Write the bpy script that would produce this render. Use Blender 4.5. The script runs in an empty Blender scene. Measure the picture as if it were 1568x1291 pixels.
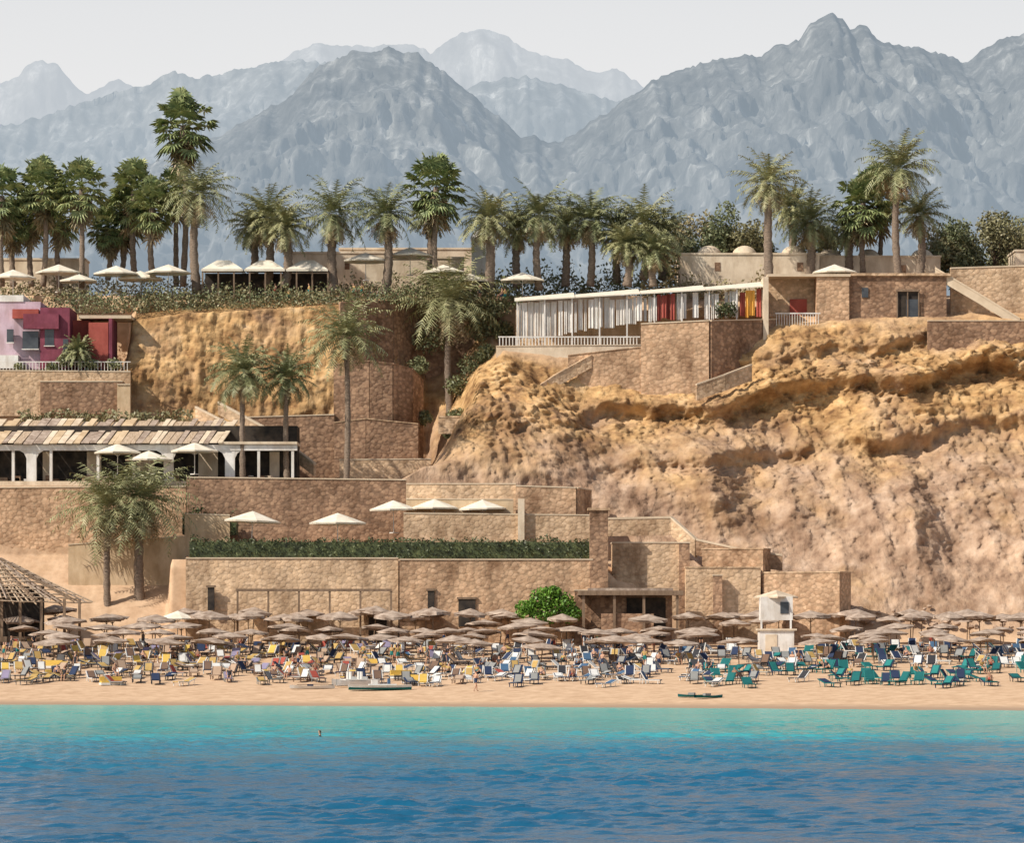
import bpy, math, random
import numpy as np
from mathutils import noise, Vector, Matrix
random.seed(7); rng=np.random.default_rng(7)
sc=bpy.context.scene
COL=sc.collection
CAMD=300.0; CAMH=6.0; F=6000.0
def S(y): return F/(CAMD+y)
def X(px,y): return (px-784)/S(y)
def Z(py,y): return CAMH+(960-py)/S(y)

# ---------------- materials ----------------
def nm(name):
    m=bpy.data.materials.new(name); m.use_nodes=True
    nt=m.node_tree; b=nt.nodes['Principled BSDF']; return m,nt,b
def L(nt,a,b): nt.links.new(a,b)
def c4(c): return (c[0],c[1],c[2],1)
def ramp(nt,fac,stops):
    r=nt.nodes.new('ShaderNodeValToRGB'); e=r.color_ramp.elements
    while len(e)<len(stops): e.new(0.5)
    for i,(p,c) in enumerate(stops): e[i].position=p; e[i].color=c4(c)
    L(nt,fac,r.inputs[0]); return r.outputs[0]
def pos(nt,scale=(1,1,1)):
    g=nt.nodes.new('ShaderNodeNewGeometry'); m=nt.nodes.new('ShaderNodeVectorMath'); m.operation='MULTIPLY'
    m.inputs[1].default_value=scale; L(nt,g.outputs['Position'],m.inputs[0]); return m.outputs[0]
def noi(nt,vec,scale,detail=3,rough=.55):
    n=nt.nodes.new('ShaderNodeTexNoise'); n.inputs['Scale'].default_value=scale; n.inputs['Detail'].default_value=detail
    n.inputs['Roughness'].default_value=rough; L(nt,vec,n.inputs['Vector']); return n.outputs['Fac']
def mix(nt,f,a,b,bt='MIX'):
    m=nt.nodes.new('ShaderNodeMix'); m.data_type='RGBA'; m.blend_type=bt
    for inp,v in ((m.inputs[0],f),(m.inputs[6],a),(m.inputs[7],b)):
        if isinstance(v,(int,float)): inp.default_value=v
        elif isinstance(v,tuple): inp.default_value=c4(v)
        else: L(nt,v,inp)
    return m.outputs[2]
def bump(nt,b,h,strength,dist):
    n=nt.nodes.new('ShaderNodeBump'); n.inputs['Strength'].default_value=strength; n.inputs['Distance'].default_value=dist
    L(nt,h,n.inputs['Height']); L(nt,n.outputs[0],b.inputs['Normal']); return n
def vary(name,c1,c2,scale=2,rough=.85,bs=.3,bd=.05,sc3=(1,1,1),spec=.2,dirt=False):
    m,nt,b=nm(name); p=pos(nt,sc3); f=noi(nt,p,scale)
    col=ramp(nt,f,[(.3,c1),(.7,c2)])
    if dirt:
        col=mix(nt,.8,col,ramp(nt,noi(nt,pos(nt,(1,1,.35)),.9,4,.7),[(.35,(.72,.66,.6)),(.6,(1.04,1.03,1.02))]),'MULTIPLY')
    L(nt,col,b.inputs['Base Color']); b.inputs['Roughness'].default_value=rough
    b.inputs['Specular IOR Level'].default_value=spec
    if bs: bump(nt,b,noi(nt,p,scale*4,2),bs,bd)
    return m
def stone(name,cs,scale=2.6,mort=(.33,.24,.16)):
    m,nt,b=nm(name); p=pos(nt,(1,1,1.3))
    v=nt.nodes.new('ShaderNodeTexVoronoi'); v.inputs['Scale'].default_value=scale; L(nt,p,v.inputs['Vector'])
    sep=nt.nodes.new('ShaderNodeSeparateColor'); L(nt,v.outputs['Color'],sep.inputs[0])
    col=ramp(nt,sep.outputs[0],[(0,cs[0]),(.5,cs[1]),(1,cs[2])])
    e=ramp(nt,v.outputs['Distance'],[(.45,(1,1,1)),(.8,(0,0,0))])
    col=mix(nt,e,mort,col)
    big=noi(nt,pos(nt,(1,1,.55)),.32,6,.68); col=mix(nt,1,col,ramp(nt,big,[(.34,(.55,.48,.43)),(.48,(.95,.91,.87)),(.66,(1.4,1.34,1.26))]),'MULTIPLY')
    L(nt,col,b.inputs['Base Color']); b.inputs['Roughness'].default_value=.9; b.inputs['Specular IOR Level'].default_value=.15
    bump(nt,b,e,.5,.06); return m
M={}
M['stone']=stone('tan_stone_masonry',[(.36,.235,.15),(.47,.32,.21),(.58,.41,.28)],mort=(.36,.25,.165))
M['stone_d']=stone('brown_and_shaded_masonry',[(.22,.14,.092),(.31,.20,.135),(.41,.275,.185)],mort=(.22,.145,.10))
M['stone_l']=stone('pale_stone_masonry',[(.46,.33,.215),(.56,.41,.275),(.66,.50,.35)],mort=(.46,.34,.23))
M['plaster']=vary('beige_plaster',(.54,.40,.25),(.64,.50,.34),.6,dirt=True)
M['cream']=vary('cream_plaster',(.62,.51,.38),(.72,.61,.47),.8,dirt=True)
M['white']=vary('white_paint',(.68,.66,.62),(.80,.78,.75),1.0,bs=.1,dirt=True)
M['canvas']=vary('parasol_canvas',(.66,.58,.46),(.80,.74,.62),1.2,bs=.1)
M['pink']=vary('lilac_plaster',(.54,.40,.47),(.62,.48,.55),.8,dirt=True)
M['magenta']=vary('magenta_plaster',(.17,.045,.07),(.27,.075,.11),.8,dirt=True)
M['red']=vary('red_plaster',(.32,.075,.06),(.42,.11,.085),.8,dirt=True)
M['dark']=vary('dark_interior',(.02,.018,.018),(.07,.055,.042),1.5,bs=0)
M['glass']=vary('window_glass',(.03,.035,.045),(.07,.08,.09),1.,rough=.15,bs=0,spec=.5)
M['wood']=vary('weathered_wood',(.15,.10,.065),(.27,.19,.13),3,sc3=(1,1,.3))
M['roofwood']=vary('pergola_canes',(.32,.23,.15),(.56,.43,.31),3,sc3=(3,.3,1))
M['thatch']=vary('thatch',(.22,.155,.115),(.50,.40,.32),1.6,bs=.6)
M['orange']=vary('orange_fabric',(.7,.36,.07),(.8,.45,.1),1,bs=0)
M['coping']=vary('pale_coping',(.52,.41,.29),(.66,.54,.40),1,bs=.2)

def foliage(name,c1,c2,c3):
    m,nt,b=nm(name); f=noi(nt,pos(nt),1.3,2)
    oi=nt.nodes.new('ShaderNodeObjectInfo')
    col=ramp(nt,f,[(.3,c1),(.5,c2),(.7,c3)])
    L(nt,mix(nt,.6,col,ramp(nt,oi.outputs['Random'],[(0,(.7,.78,.65)),(1,(1.3,1.22,1.1))]),'MULTIPLY'),b.inputs['Base Color'])
    b.inputs['Roughness'].default_value=.5; b.inputs['Specular IOR Level'].default_value=.35
    return m
M['date']=foliage('date_palm_fronds',(.14,.15,.075),(.25,.255,.13),(.38,.36,.21))
M['fan']=foliage('fan_palm_leaves',(.15,.19,.085),(.27,.31,.14),(.40,.41,.20))
M['dead']=foliage('dry_palm_fronds',(.20,.145,.08),(.33,.24,.14),(.45,.35,.22))
M['hedge']=foliage('hedge_leaves',(.035,.042,.02),(.07,.085,.038),(.13,.145,.065))
M['tree']=foliage('tree_leaves',(.11,.12,.06),(.18,.19,.10),(.28,.28,.155))
M['bright']=foliage('bright_shrub_leaves',(.06,.13,.02),(.12,.24,.03),(.18,.34,.05))
M['olive']=foliage('dry_shrub_leaves',(.16,.14,.075),(.25,.22,.12),(.36,.31,.19))
M['trunk']=vary('palm_bark',(.17,.125,.09),(.34,.26,.20),4,bs=.8,bd=.1,sc3=(1,1,3))

# ---------------- mesh builder ----------------
class B:
    def __init__(s): s.v=[]; s.f=[]; s.m=[]; s.mats=[]
    def mi(s,k):
        if k not in s.mats: s.mats.append(k)
        return s.mats.index(k)
    def add(s,vs,fs,k):
        o=len(s.v); s.v+= [tuple(p) for p in vs]; i=s.mi(k)
        for f in fs: s.f.append([a+o for a in f]); s.m.append(i)
    def box(s,x0,x1,y0,y1,z0,z1,k,rot=0,piv=None):
        vs=[(x,y,z) for z in(z0,z1) for x,y in((x0,y0),(x1,y0),(x1,y1),(x0,y1))]
        if rot:
            px,py=piv or((x0+x1)/2,(y0+y1)/2); c,sn=math.cos(rot),math.sin(rot)
            vs=[(px+(x-px)*c-(y-py)*sn,py+(x-px)*sn+(y-py)*c,z) for x,y,z in vs]
        s.add(vs,[(0,3,2,1),(4,5,6,7),(0,1,5,4),(1,2,6,5),(2,3,7,6),(3,0,4,7)],k)
    def tube(s,p,rs,k,n=8,cap=True):
        vs=[];fs=[]
        for i,(q,r) in enumerate(zip(p,rs)):
            q=Vector(q); a=Vector(p[max(i-1,0)]); b=Vector(p[min(i+1,len(p)-1)]); d=(b-a).normalized()
            u=d.cross(Vector((0,1,0.01))); 
            if u.length<.1: u=d.cross(Vector((1,0,0)))
            u.normalize(); w=d.cross(u)
            for j in range(n):
                t=2*math.pi*j/n; vs.append(q+u*(r*math.cos(t))+w*(r*math.sin(t)))
        for i in range(len(p)-1):
            for j in range(n): fs.append((i*n+j,i*n+(j+1)%n,(i+1)*n+(j+1)%n,(i+1)*n+j))
        if cap: fs.append(tuple(range(n))[::-1]); fs.append(tuple(range((len(p)-1)*n,len(p)*n)))
        s.add(vs,fs,k)
    def cone(s,c,r,h,k,n=12,drop=.12,sag=.0,rag=0):
        vs=[(c[0],c[1],c[2]+h)];fs=[]
        for q,(rr,hh) in enumerate(((r*.5,h*.5-sag),(r,0),(r*.98,-drop))):
            for j in range(n):
                t=2*math.pi*j/n; e=1+(random.uniform(-rag,rag) if q else 0)
                vs.append((c[0]+rr*e*math.cos(t),c[1]+rr*e*math.sin(t),c[2]+hh-(random.uniform(0,rag) if q==2 else 0)))
        for j in range(n):
            j2=(j+1)%n; fs.append((0,1+j,1+j2))
            fs.append((1+j,1+n+j,1+n+j2,1+j2)); fs.append((1+n+j,1+2*n+j,1+2*n+j2,1+n+j2))
        s.add(vs,fs,k)
    def dome(s,c,r,k,n=14,m=6,sz=1):
        vs=[];fs=[]
        for i in range(m+1):
            a=i/m*math.pi/2
            for j in range(n):
                t=2*math.pi*j/n; vs.append((c[0]+r*math.cos(a)*math.cos(t),c[1]+r*math.cos(a)*math.sin(t),c[2]+r*sz*math.sin(a)))
        for i in range(m):
            for j in range(n): fs.append((i*n+j,i*n+(j+1)%n,(i+1)*n+(j+1)%n,(i+1)*n+j))
        s.add(vs,fs,k)
    def mesh(s,name,smooth=False):
        me=bpy.data.meshes.new(name); me.from_pydata(s.v,[],s.f)
        for k in s.mats: me.materials.append(M[k] if isinstance(k,str) else k)
        me.polygons.foreach_set('material_index',s.m)
        if smooth: me.polygons.foreach_set('use_smooth',[True]*len(s.f))
        me.update(); return me
    def obj(s,name,parent=None,smooth=False):
        o=bpy.data.objects.new(name,s.mesh(name,smooth)); COL.objects.link(o)
        if parent: o.parent=parent
        return o
def empty(name,loc=(0,0,0)):
    e=bpy.data.objects.new(name,None); COL.objects.link(e); return e
def inst(name,me,loc,rz=0,s=1):
    o=bpy.data.objects.new(name,me); o.location=loc; o.rotation_euler=(0,0,rz); o.scale=(s,s,s) if not isinstance(s,tuple) else s
    COL.objects.link(o); return o
def wallpoly(name,pts,h,th,k,cop=None,copk='coping'):
    b=B()
    for i in range(len(pts)-1):
        a=Vector(pts[i]); c=Vector(pts[i+1]); d=(c-a); d2=Vector((d.x,d.y,0)).normalized(); n=Vector((-d2.y,d2.x,0))*th/2
        vs=[]
        for t in (0,1):
            q=a if t==0 else c
            for sgn in(-1,1):
                vs.append(q+n*sgn-Vector((0,0,h))); vs.append(q+n*sgn)
        b.add(vs,[(0,4,5,1),(2,3,7,6),(1,5,7,3),(0,1,3,2),(4,6,7,5)],k)
        if cop:
            n2=n*1.25; vs=[]
            for q in(a,c):
                for sgn in(-1,1):
                    vs.append(q+n2*sgn+Vector((0,0,.004))); vs.append(q+n2*sgn+Vector((0,0,cop)))
            b.add(vs,[(0,4,5,1),(2,3,7,6),(1,5,7,3),(0,1,3,2),(4,6,7,5),(0,2,6,4)],copk)
    return b.obj(name)

# ---------------- terrain ----------------
def shore(x): 
    t=(x+40)/80; return 2-12*np.clip(t,0,3)*1.0-12*np.clip(t,0,2)**2*.9
def beachz(x,y):
    ys=float(shore(x)); return float(np.interp(y,[ys-60,ys,ys+20,50,66],[-3,0,1.25,3.6,4.6]))
def lowA(): return [(66,4.6,0),(68,Z(935,68),.1),(77.5,Z(850,77.5),.15),(78.3,19.6,0),(91,19.7,0)]
def lowB(): return [(66,4.6,0),(66.4,12.3,0),(77.5,12.4,0),(78.3,19.6,0),(91,19.7,0)]
st=[
(-300,lowA()+[(93,19.8,.1),(93.6,Z(572,93.6),.1),(106,32.6,0),(108,40.5,0)]),
(168,lowA()+[(93,19.8,.1),(93.6,Z(572,93.6),.3),(106,32.6,0),(108,40.5,0)]),
(186,lowA()+[(94,20.5,.5),(95.5,Z(575,95.5),.9),(98.5,Z(490,98.5),.6),(112,41,0)]),
(283,lowA()+[(94.5,20.5,.5),(97,Z(570,97),.8),(98.5,Z(480,98.5),.6),(112,41,0)]),
(291,lowB()+[(94.5,20.5,.5),(97,Z(570,97),.8),(98.5,Z(480,98.5),.6),(112,41,0)]),
(520,lowB()+[(94.5,20.5,.5),(97,Z(570,97),.7),(98.5,Z(466,98.5),.4),(112,41,0)]),
(600,lowB()+[(97.5,21,.5),(101,Z(570,101),.5),(103,Z(460,103),.3),(113,41,0)]),
(650,[(66,4.6,0),(66.4,12.3,0),(77.5,12.4,0),(79,Z(715,79),.4),(90,20.5,.4),(100,22,.5),(107,Z(560,107),.5),(108.5,40,.3),(115,41,0)]),
(700,[(66,4.6,0),(66.4,12.3,0),(77.5,12.4,0),(79,Z(705,79),.8),(87,Z(648,87),.8),(94,Z(655,94),.7),(107,Z(570,107),.7),(109,40.3,.5),(115,41,0)]),
(732,[(66,4.6,0),(66.4,12.3,0),(77.5,12.4,0),(80,Z(700,80),.9),(88,Z(605,88),1),(92,Z(565,92),.8),(105,33,.5),(109,40.3,.3),(115,41,0)]),
(770,[(66,4.6,0),(66.4,12.3,0),(77.5,12.4,0),(80,Z(695,80),1),(88.5,Z(600,88.5),1),(92,Z(560,92),.8),(96.5,Z(531,96.5),0),(106,34.6,0),(108,40.5,0)]),
(905,[(66,4.6,0),(66.4,12.3,0),(77.5,12.4,0),(80,Z(760,80),.8),(86,Z(668,86),1),(90.5,Z(645,90.5),.8),(96.5,34.5,0),(106,34.6,0),(108,40.5,0)]),
(935,[(66,4.6,0),(66.6,10.3,0),(76.5,12.4,0),(80,Z(765,80),.8),(86,Z(675,86),1),(90.5,Z(640,90.5),.9),(96.5,34.5,0),(106,34.6,0),(108,40.5,0)]),
(1085,[(66,4.6,0),(69,Z(925,69),.3),(76,Z(838,76),.6),(80,Z(775,80),1),(86,Z(690,86),1),(90,Z(625,90),1),(95,Z(585,95),.8),(98,Z(500,98),.2),(108,40.5,0)]),
(1200,[(66,4.6,0),(69,Z(925,69),.5),(75,Z(850,75),.8),(80,Z(770,80),1),(86,Z(695,86),1),(90.5,Z(625,90.5),1),(93,Z(570,93),1),(98,Z(498,98),.3),(108,40.5,0)]),
(1420,[(66,4.6,0),(69,Z(930,69),.5),(75,Z(858,75),.9),(79,Z(775,79),1),(86,Z(690,86),1),(91,Z(600,91),1),(94,Z(550,94),1),(98,Z(490,98),.3),(108,40.5,0)]),
(1700,[(66,4.6,0),(69,Z(930,69),.5),(74,Z(860,74),.9),(78,Z(775,78),1),(85,Z(690,85),1),(90,Z(590,90),1),(94,Z(540,94),1),(98,Z(488,98),.3),(108,40.5,0)]),
]
sx=np.array([X(p,88) for p,_ in st]); sp=np.array([q for _,q in st])
cols=np.concatenate([[-6000,-2500,-1000,-400,-200,-120,-90,-75],np.arange(-62,62.01,.18),[75,90,120,200,400,1000,2500,6000]])
segn=[8,40,44,64,44,64,50,8]
nx=len(cols)
prof=np.zeros((9,3,nx))
for i in range(9):
    for j in range(3): prof[i,j]=np.interp(cols,sx,sp[:,i,j])
Ys=[];Zs=[];Ws=[]
ysh=shore(cols)
bc=[(ysh-2500,-60+0*cols),(ysh-60,-3+0*cols),(ysh,0*cols),(ysh+20,1.25+0*cols),(50+0*cols,3.6+0*cols),(66+0*cols,4.6+0*cols)]
bn=[1,4,12,12,6]
for i in range(5):
    for k in range(bn[i]):
        t=k/bn[i]; Ys.append(bc[i][0]*(1-t)+bc[i+1][0]*t); Zs.append(bc[i][1]*(1-t)+bc[i+1][1]*t); Ws.append(0*cols)
for i in range(8):
    for k in range(segn[i]):
        t=k/segn[i]
        Ys.append(prof[i,0]*(1-t)+prof[i+1,0]*t); Zs.append(prof[i,1]*(1-t)+prof[i+1,1]*t); Ws.append(prof[i,2]*(1-t)+prof[i+1,2]*t)
for yy,zz in ((0,0),(140,41),(250,41),(900,42),(8000,60)):
    Ys.append(prof[8,0] if yy==0 else yy+0*cols); Zs.append(prof[8,1] if yy==0 else zz+0*cols); Ws.append(0*cols)
Ys=np.array(Ys);Zs=np.array(Zs);Ws=np.array(Ws); nr=Ys.shape[0]
XX=np.tile(cols,(nr,1))
P=np.stack([XX,Ys,Zs],-1)
inner=(np.abs(XX)<63)
idx=np.argwhere((Ws>.02)&inner)
Vn=Vector
led_x=[X(q,90) for q in (860,950,1080,1240,1330,1440,1568,1700)]; led_z=[Z(q,90) for q in(652,628,632,588,596,572,560,556)]
def hump(x,a,pk,b_):
    if x<a or x>b_: return 0
    return ((x-a)/(pk-a))**1.2 if x<pk else (1-(x-pk)/(b_-pk))**1.3
def g(z,c,s): return math.exp(-((z-c)/s)**2)
nz=noise.noise
for r,c in idx:
    x,y,z=P[r,c]; w=Ws[r,c]
    up=min(1,max(0,(z-22.5)/4))
    a=noise.fractal(Vn((x*.09,y*.09,z*.11)),.9,2.1,3)
    wx=nz(Vn((x*.2,z*.2,4))); wz=nz(Vn((x*.25,z*.25,14)))
    u_=x*.8+z*.45; v_=-x*.5+z*.85
    gl=noise.ridged_multi_fractal(Vn((u_*.20+wx*.35,y*.08,v_*.07+3)),1.0,2.1,4,.9,2.); gl=min(gl,2.2)
    vd=noise.voronoi(Vn((x*.42+wx*.8,y*.3,z*.62+wz*.8)))[0]; cr=min(1.,(vd[1]-vd[0])*1.6)
    vd2=noise.voronoi(Vn((x*1.15+wx,y*.8,z*1.5+wz)))[0]; cr2=min(1.,(vd2[1]-vd2[0])*1.6)
    ft=noise.fractal(Vn((x*.8+z*.2,y*.6,z*.7)),.6,2.2,5)
    pt=.5+.9*nz(Vn((x*.10,y*.1,z*.13+31))); pt=min(1,max(0,pt))
    if x<-12:
        d=w*(.9*a+.40*(gl-1.1)+.55*noise.fractal(Vn((x*.9,y*.6,z*.28)),.6,2.2,5)+.6*cr*pt+.2*cr2)
    else:
        d=w*(1.5*a+(1-up)*(.85*(gl-1.1)+.40*ft+.30*cr2*pt)+up*(.6*(gl-1.1)+1.15*cr*pt+.50*cr2*(.4+pt)+.6*ft))
    if x>4:
        fx=min(1,(x-4)/6)
        for dz,am in((0,1.15),(3.9,.75),(-5.8,.6)):
            zl=np.interp(x,led_x,led_z)+dz+1.3*nz(Vn((x*.16,2+dz,7)))+.5*nz(Vn((x*.6,2+dz,9))); s=z-zl
            m_=fx*am*max(0,.85+1.2*nz(Vn((x*.14,9+dz,1))))
            st_=1/(1+math.exp(-s/.22))
            d+=m_*w*(st_*2.3*math.exp(-max(0,s)/3.0)-(1-st_)*2.5*math.exp(min(0,s)/1.9)*(.7+.6*cr2))
        d+=4.2*hump(x,X(940,82),X(1092,82),X(1150,82))*g(z,19,3.8)*w+4.2*hump(x,X(1220,80),X(1392,80),X(1450,80))*g(z,15,3.6)*w+2.4*hump(x,X(1480,78),X(1575,78),X(1620,78))*g(z,11,4)*w
        d+=2.2*hump(x,X(1180,84),X(1330,84),X(1370,84))*g(z,24,2.6)*w
    P[r,c,1]-=d*.85; P[r,c,2]+=d*.22; P[r,c,0]+=w*.2*ft
me=bpy.data.meshes.new('hillside_terrain')
vid=np.arange(nr*nx).reshape(nr,nx)
q=np.stack([vid[:-1,:-1],vid[:-1,1:],vid[1:,1:],vid[1:,:-1]],-1).reshape(-1,4)
def fastmesh(me,V,Fq):
    V=np.ascontiguousarray(V,dtype=np.float32); Fq=np.ascontiguousarray(Fq,dtype=np.int32); k=Fq.shape[1]
    me.vertices.add(len(V)); me.vertices.foreach_set('co',V.ravel())
    me.loops.add(Fq.size); me.loops.foreach_set('vertex_index',Fq.ravel())
    me.polygons.add(len(Fq)); me.polygons.foreach_set('loop_start',np.arange(0,Fq.size,k,dtype=np.int32))
    me.update(calc_edges=True); me.validate()
fastmesh(me,P.reshape(-1,3),q)
me.polygons.foreach_set('use_smooth',[True]*len(me.polygons))
at=me.attributes.new('rock','FLOAT','POINT'); at.data.foreach_set('value',Ws.ravel().astype(np.float32))
ob=bpy.data.objects.new('hillside_terrain',me); COL.objects.link(ob)
m,nt,b=nm('sand_and_rock')
p=pos(nt); a=nt.nodes.new('ShaderNodeAttribute'); a.attribute_name='rock'
sep=nt.nodes.new('ShaderNodeSeparateXYZ'); L(nt,p,sep.inputs[0])
sand=ramp(nt,noi(nt,p,.9,5,.65),[(.3,(.46,.30,.185)),(.65,(.64,.45,.295))])
h=nt.nodes.new('ShaderNodeMapRange'); h.inputs[1].default_value=19; h.inputs[2].default_value=29; L(nt,sep.outputs[2],h.inputs[0])
hn=nt.nodes.new('ShaderNodeMath'); hn.operation='ADD'; L(nt,h.outputs[0],hn.inputs[0])
n0=noi(nt,p,.13,3); n0m=nt.nodes.new('ShaderNodeMath'); n0m.operation='MULTIPLY_ADD'; L(nt,n0,n0m.inputs[0]); n0m.inputs[1].default_value=2.6; n0m.inputs[2].default_value=-1.3
L(nt,n0m.outputs[0],hn.inputs[1]); hn.use_clamp=True
mp=nt.nodes.new('ShaderNodeMapping'); mp.inputs['Rotation'].default_value=(0,math.radians(28),0); mp.inputs['Scale'].default_value=(1.1,.7,.62); L(nt,p,mp.inputs[0])
n1=noi(nt,mp.outputs[0],.55,7,.66)
low=ramp(nt,n1,[(.30,(.19,.12,.08)),(.42,(.35,.23,.155)),(.55,(.47,.325,.225)),(.72,(.61,.45,.33))])
hi=ramp(nt,noi(nt,pos(nt,(.6,.6,1.1)),.6,7,.68),[(.33,(.15,.08,.04)),(.43,(.36,.21,.095)),(.56,(.55,.35,.165)),(.72,(.70,.49,.28))])
rock=mix(nt,hn.outputs[0],low,hi)
blot=ramp(nt,noi(nt,pos(nt),.22,4,.6),[(.36,(.6,.54,.5)),(.52,(1,1,1)),(.7,(1.16,1.14,1.1))])
rock=mix(nt,.85,rock,blot,'MULTIPLY')
ws=nt.nodes.new('ShaderNodeMapRange'); ws.inputs[1].default_value=.05; ws.inputs[2].default_value=.4; L(nt,a.outputs['Fac'],ws.inputs[0])
col=mix(nt,ws.outputs[0],sand,rock)
wet=nt.nodes.new('ShaderNodeMapRange'); wet.inputs[1].default_value=.08; wet.inputs[2].default_value=.3; L(nt,sep.outputs[2],wet.inputs[0])
col=mix(nt,wet.outputs[0],(.36,.25,.17),col)
L(nt,col,b.inputs['Base Color']); b.inputs['Roughness'].default_value=.92; b.inputs['Specular IOR Level'].default_value=.1
bn_=bump(nt,b,noi(nt,mp.outputs[0],1.3,6,.66),1,.26)
L(nt,ws.outputs[0],bn_.inputs['Strength'])
me.materials.append(m)

# ---------------- sea ----------------
cx=np.concatenate([[-6000,-2000,-600,-200,-90],np.arange(-44,44.01,.22),[90,200,600,2000,6000]])
ry=np.concatenate([[-6000,-2000,-900,-500,-300,-240],np.arange(-203,-80,.22),np.arange(-80,20,.7)])
GX,GY=np.meshgrid(cx,ry); H=np.zeros_like(GX)
for i in range(50):
    lam=.55*(5.5**rng.random()); th=math.radians(rng.normal(80,42)); k=2*math.pi/lam
    A=.0105*lam**.8*rng.uniform(.5,1); ph=rng.uniform(0,6.28)
    s_=np.sin(k*(GX*math.cos(th)+GY*math.sin(th))+ph+.9*np.sin(GX*.41+GY*.27+ph)+.6*np.sin(GX*1.1-GY*.6+2*ph)); H+=A*(2*((s_+1)/2)**1.4-1)
env=.8+.4*np.sin(GX*.17+GY*.08)*np.sin(GY*.12-GX*.05)
amp=np.interp(GY,[-90,-50,-5],[1,.5,.15])
H*=env*amp; H[(np.abs(GX)>50)|(GY<-210)]=0
V=np.stack([GX,GY,H],-1).reshape(-1,3); ny,nxx=GX.shape; vid=np.arange(ny*nxx).reshape(ny,nxx)
q=np.stack([vid[:-1,:-1],vid[:-1,1:],vid[1:,1:],vid[1:,:-1]],-1).reshape(-1,4)
me=bpy.data.meshes.new('sea_water'); fastmesh(me,V,q); me.polygons.foreach_set('use_smooth',[True]*len(me.polygons))
ob=bpy.data.objects.new('sea_water',me); COL.objects.link(ob)
m,nt,b=nm('sea_water'); p=pos(nt); sep=nt.nodes.new('ShaderNodeSeparateXYZ'); L(nt,p,sep.inputs[0])
nz_=noi(nt,pos(nt,(.03,.05,1)),1,6,.65); ad=nt.nodes.new('ShaderNodeMath'); ad.operation='MULTIPLY_ADD'; ad.inputs[1].default_value=70; ad.inputs[2].default_value=-35
L(nt,nz_,ad.inputs[0]); a2=nt.nodes.new('ShaderNodeMath'); a2.operation='ADD'; L(nt,ad.outputs[0],a2.inputs[0]); L(nt,sep.outputs[1],a2.inputs[1])
mr=nt.nodes.new('ShaderNodeMapRange'); mr.inputs[1].default_value=-200; mr.inputs[2].default_value=0; L(nt,a2.outputs[0],mr.inputs[0])
col=ramp(nt,mr.outputs[0],[(0,(.005,.082,.165)),(.28,(.007,.10,.19)),(.42,(.02,.145,.23)),(.52,(.045,.21,.275)),(.60,(.045,.31,.34)),(.72,(.045,.40,.40)),(.92,(.08,.47,.44)),(1,(.16,.49,.43))])
L(nt,col,b.inputs['Base Color']); b.inputs['Roughness'].default_value=.18; b.inputs['IOR'].default_value=1.33; b.inputs['Specular IOR Level'].default_value=.26
bump(nt,b,noi(nt,pos(nt,(1,1.3,1)),2.2,3,.6),.5,.10)
me.materials.append(m)

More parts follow.
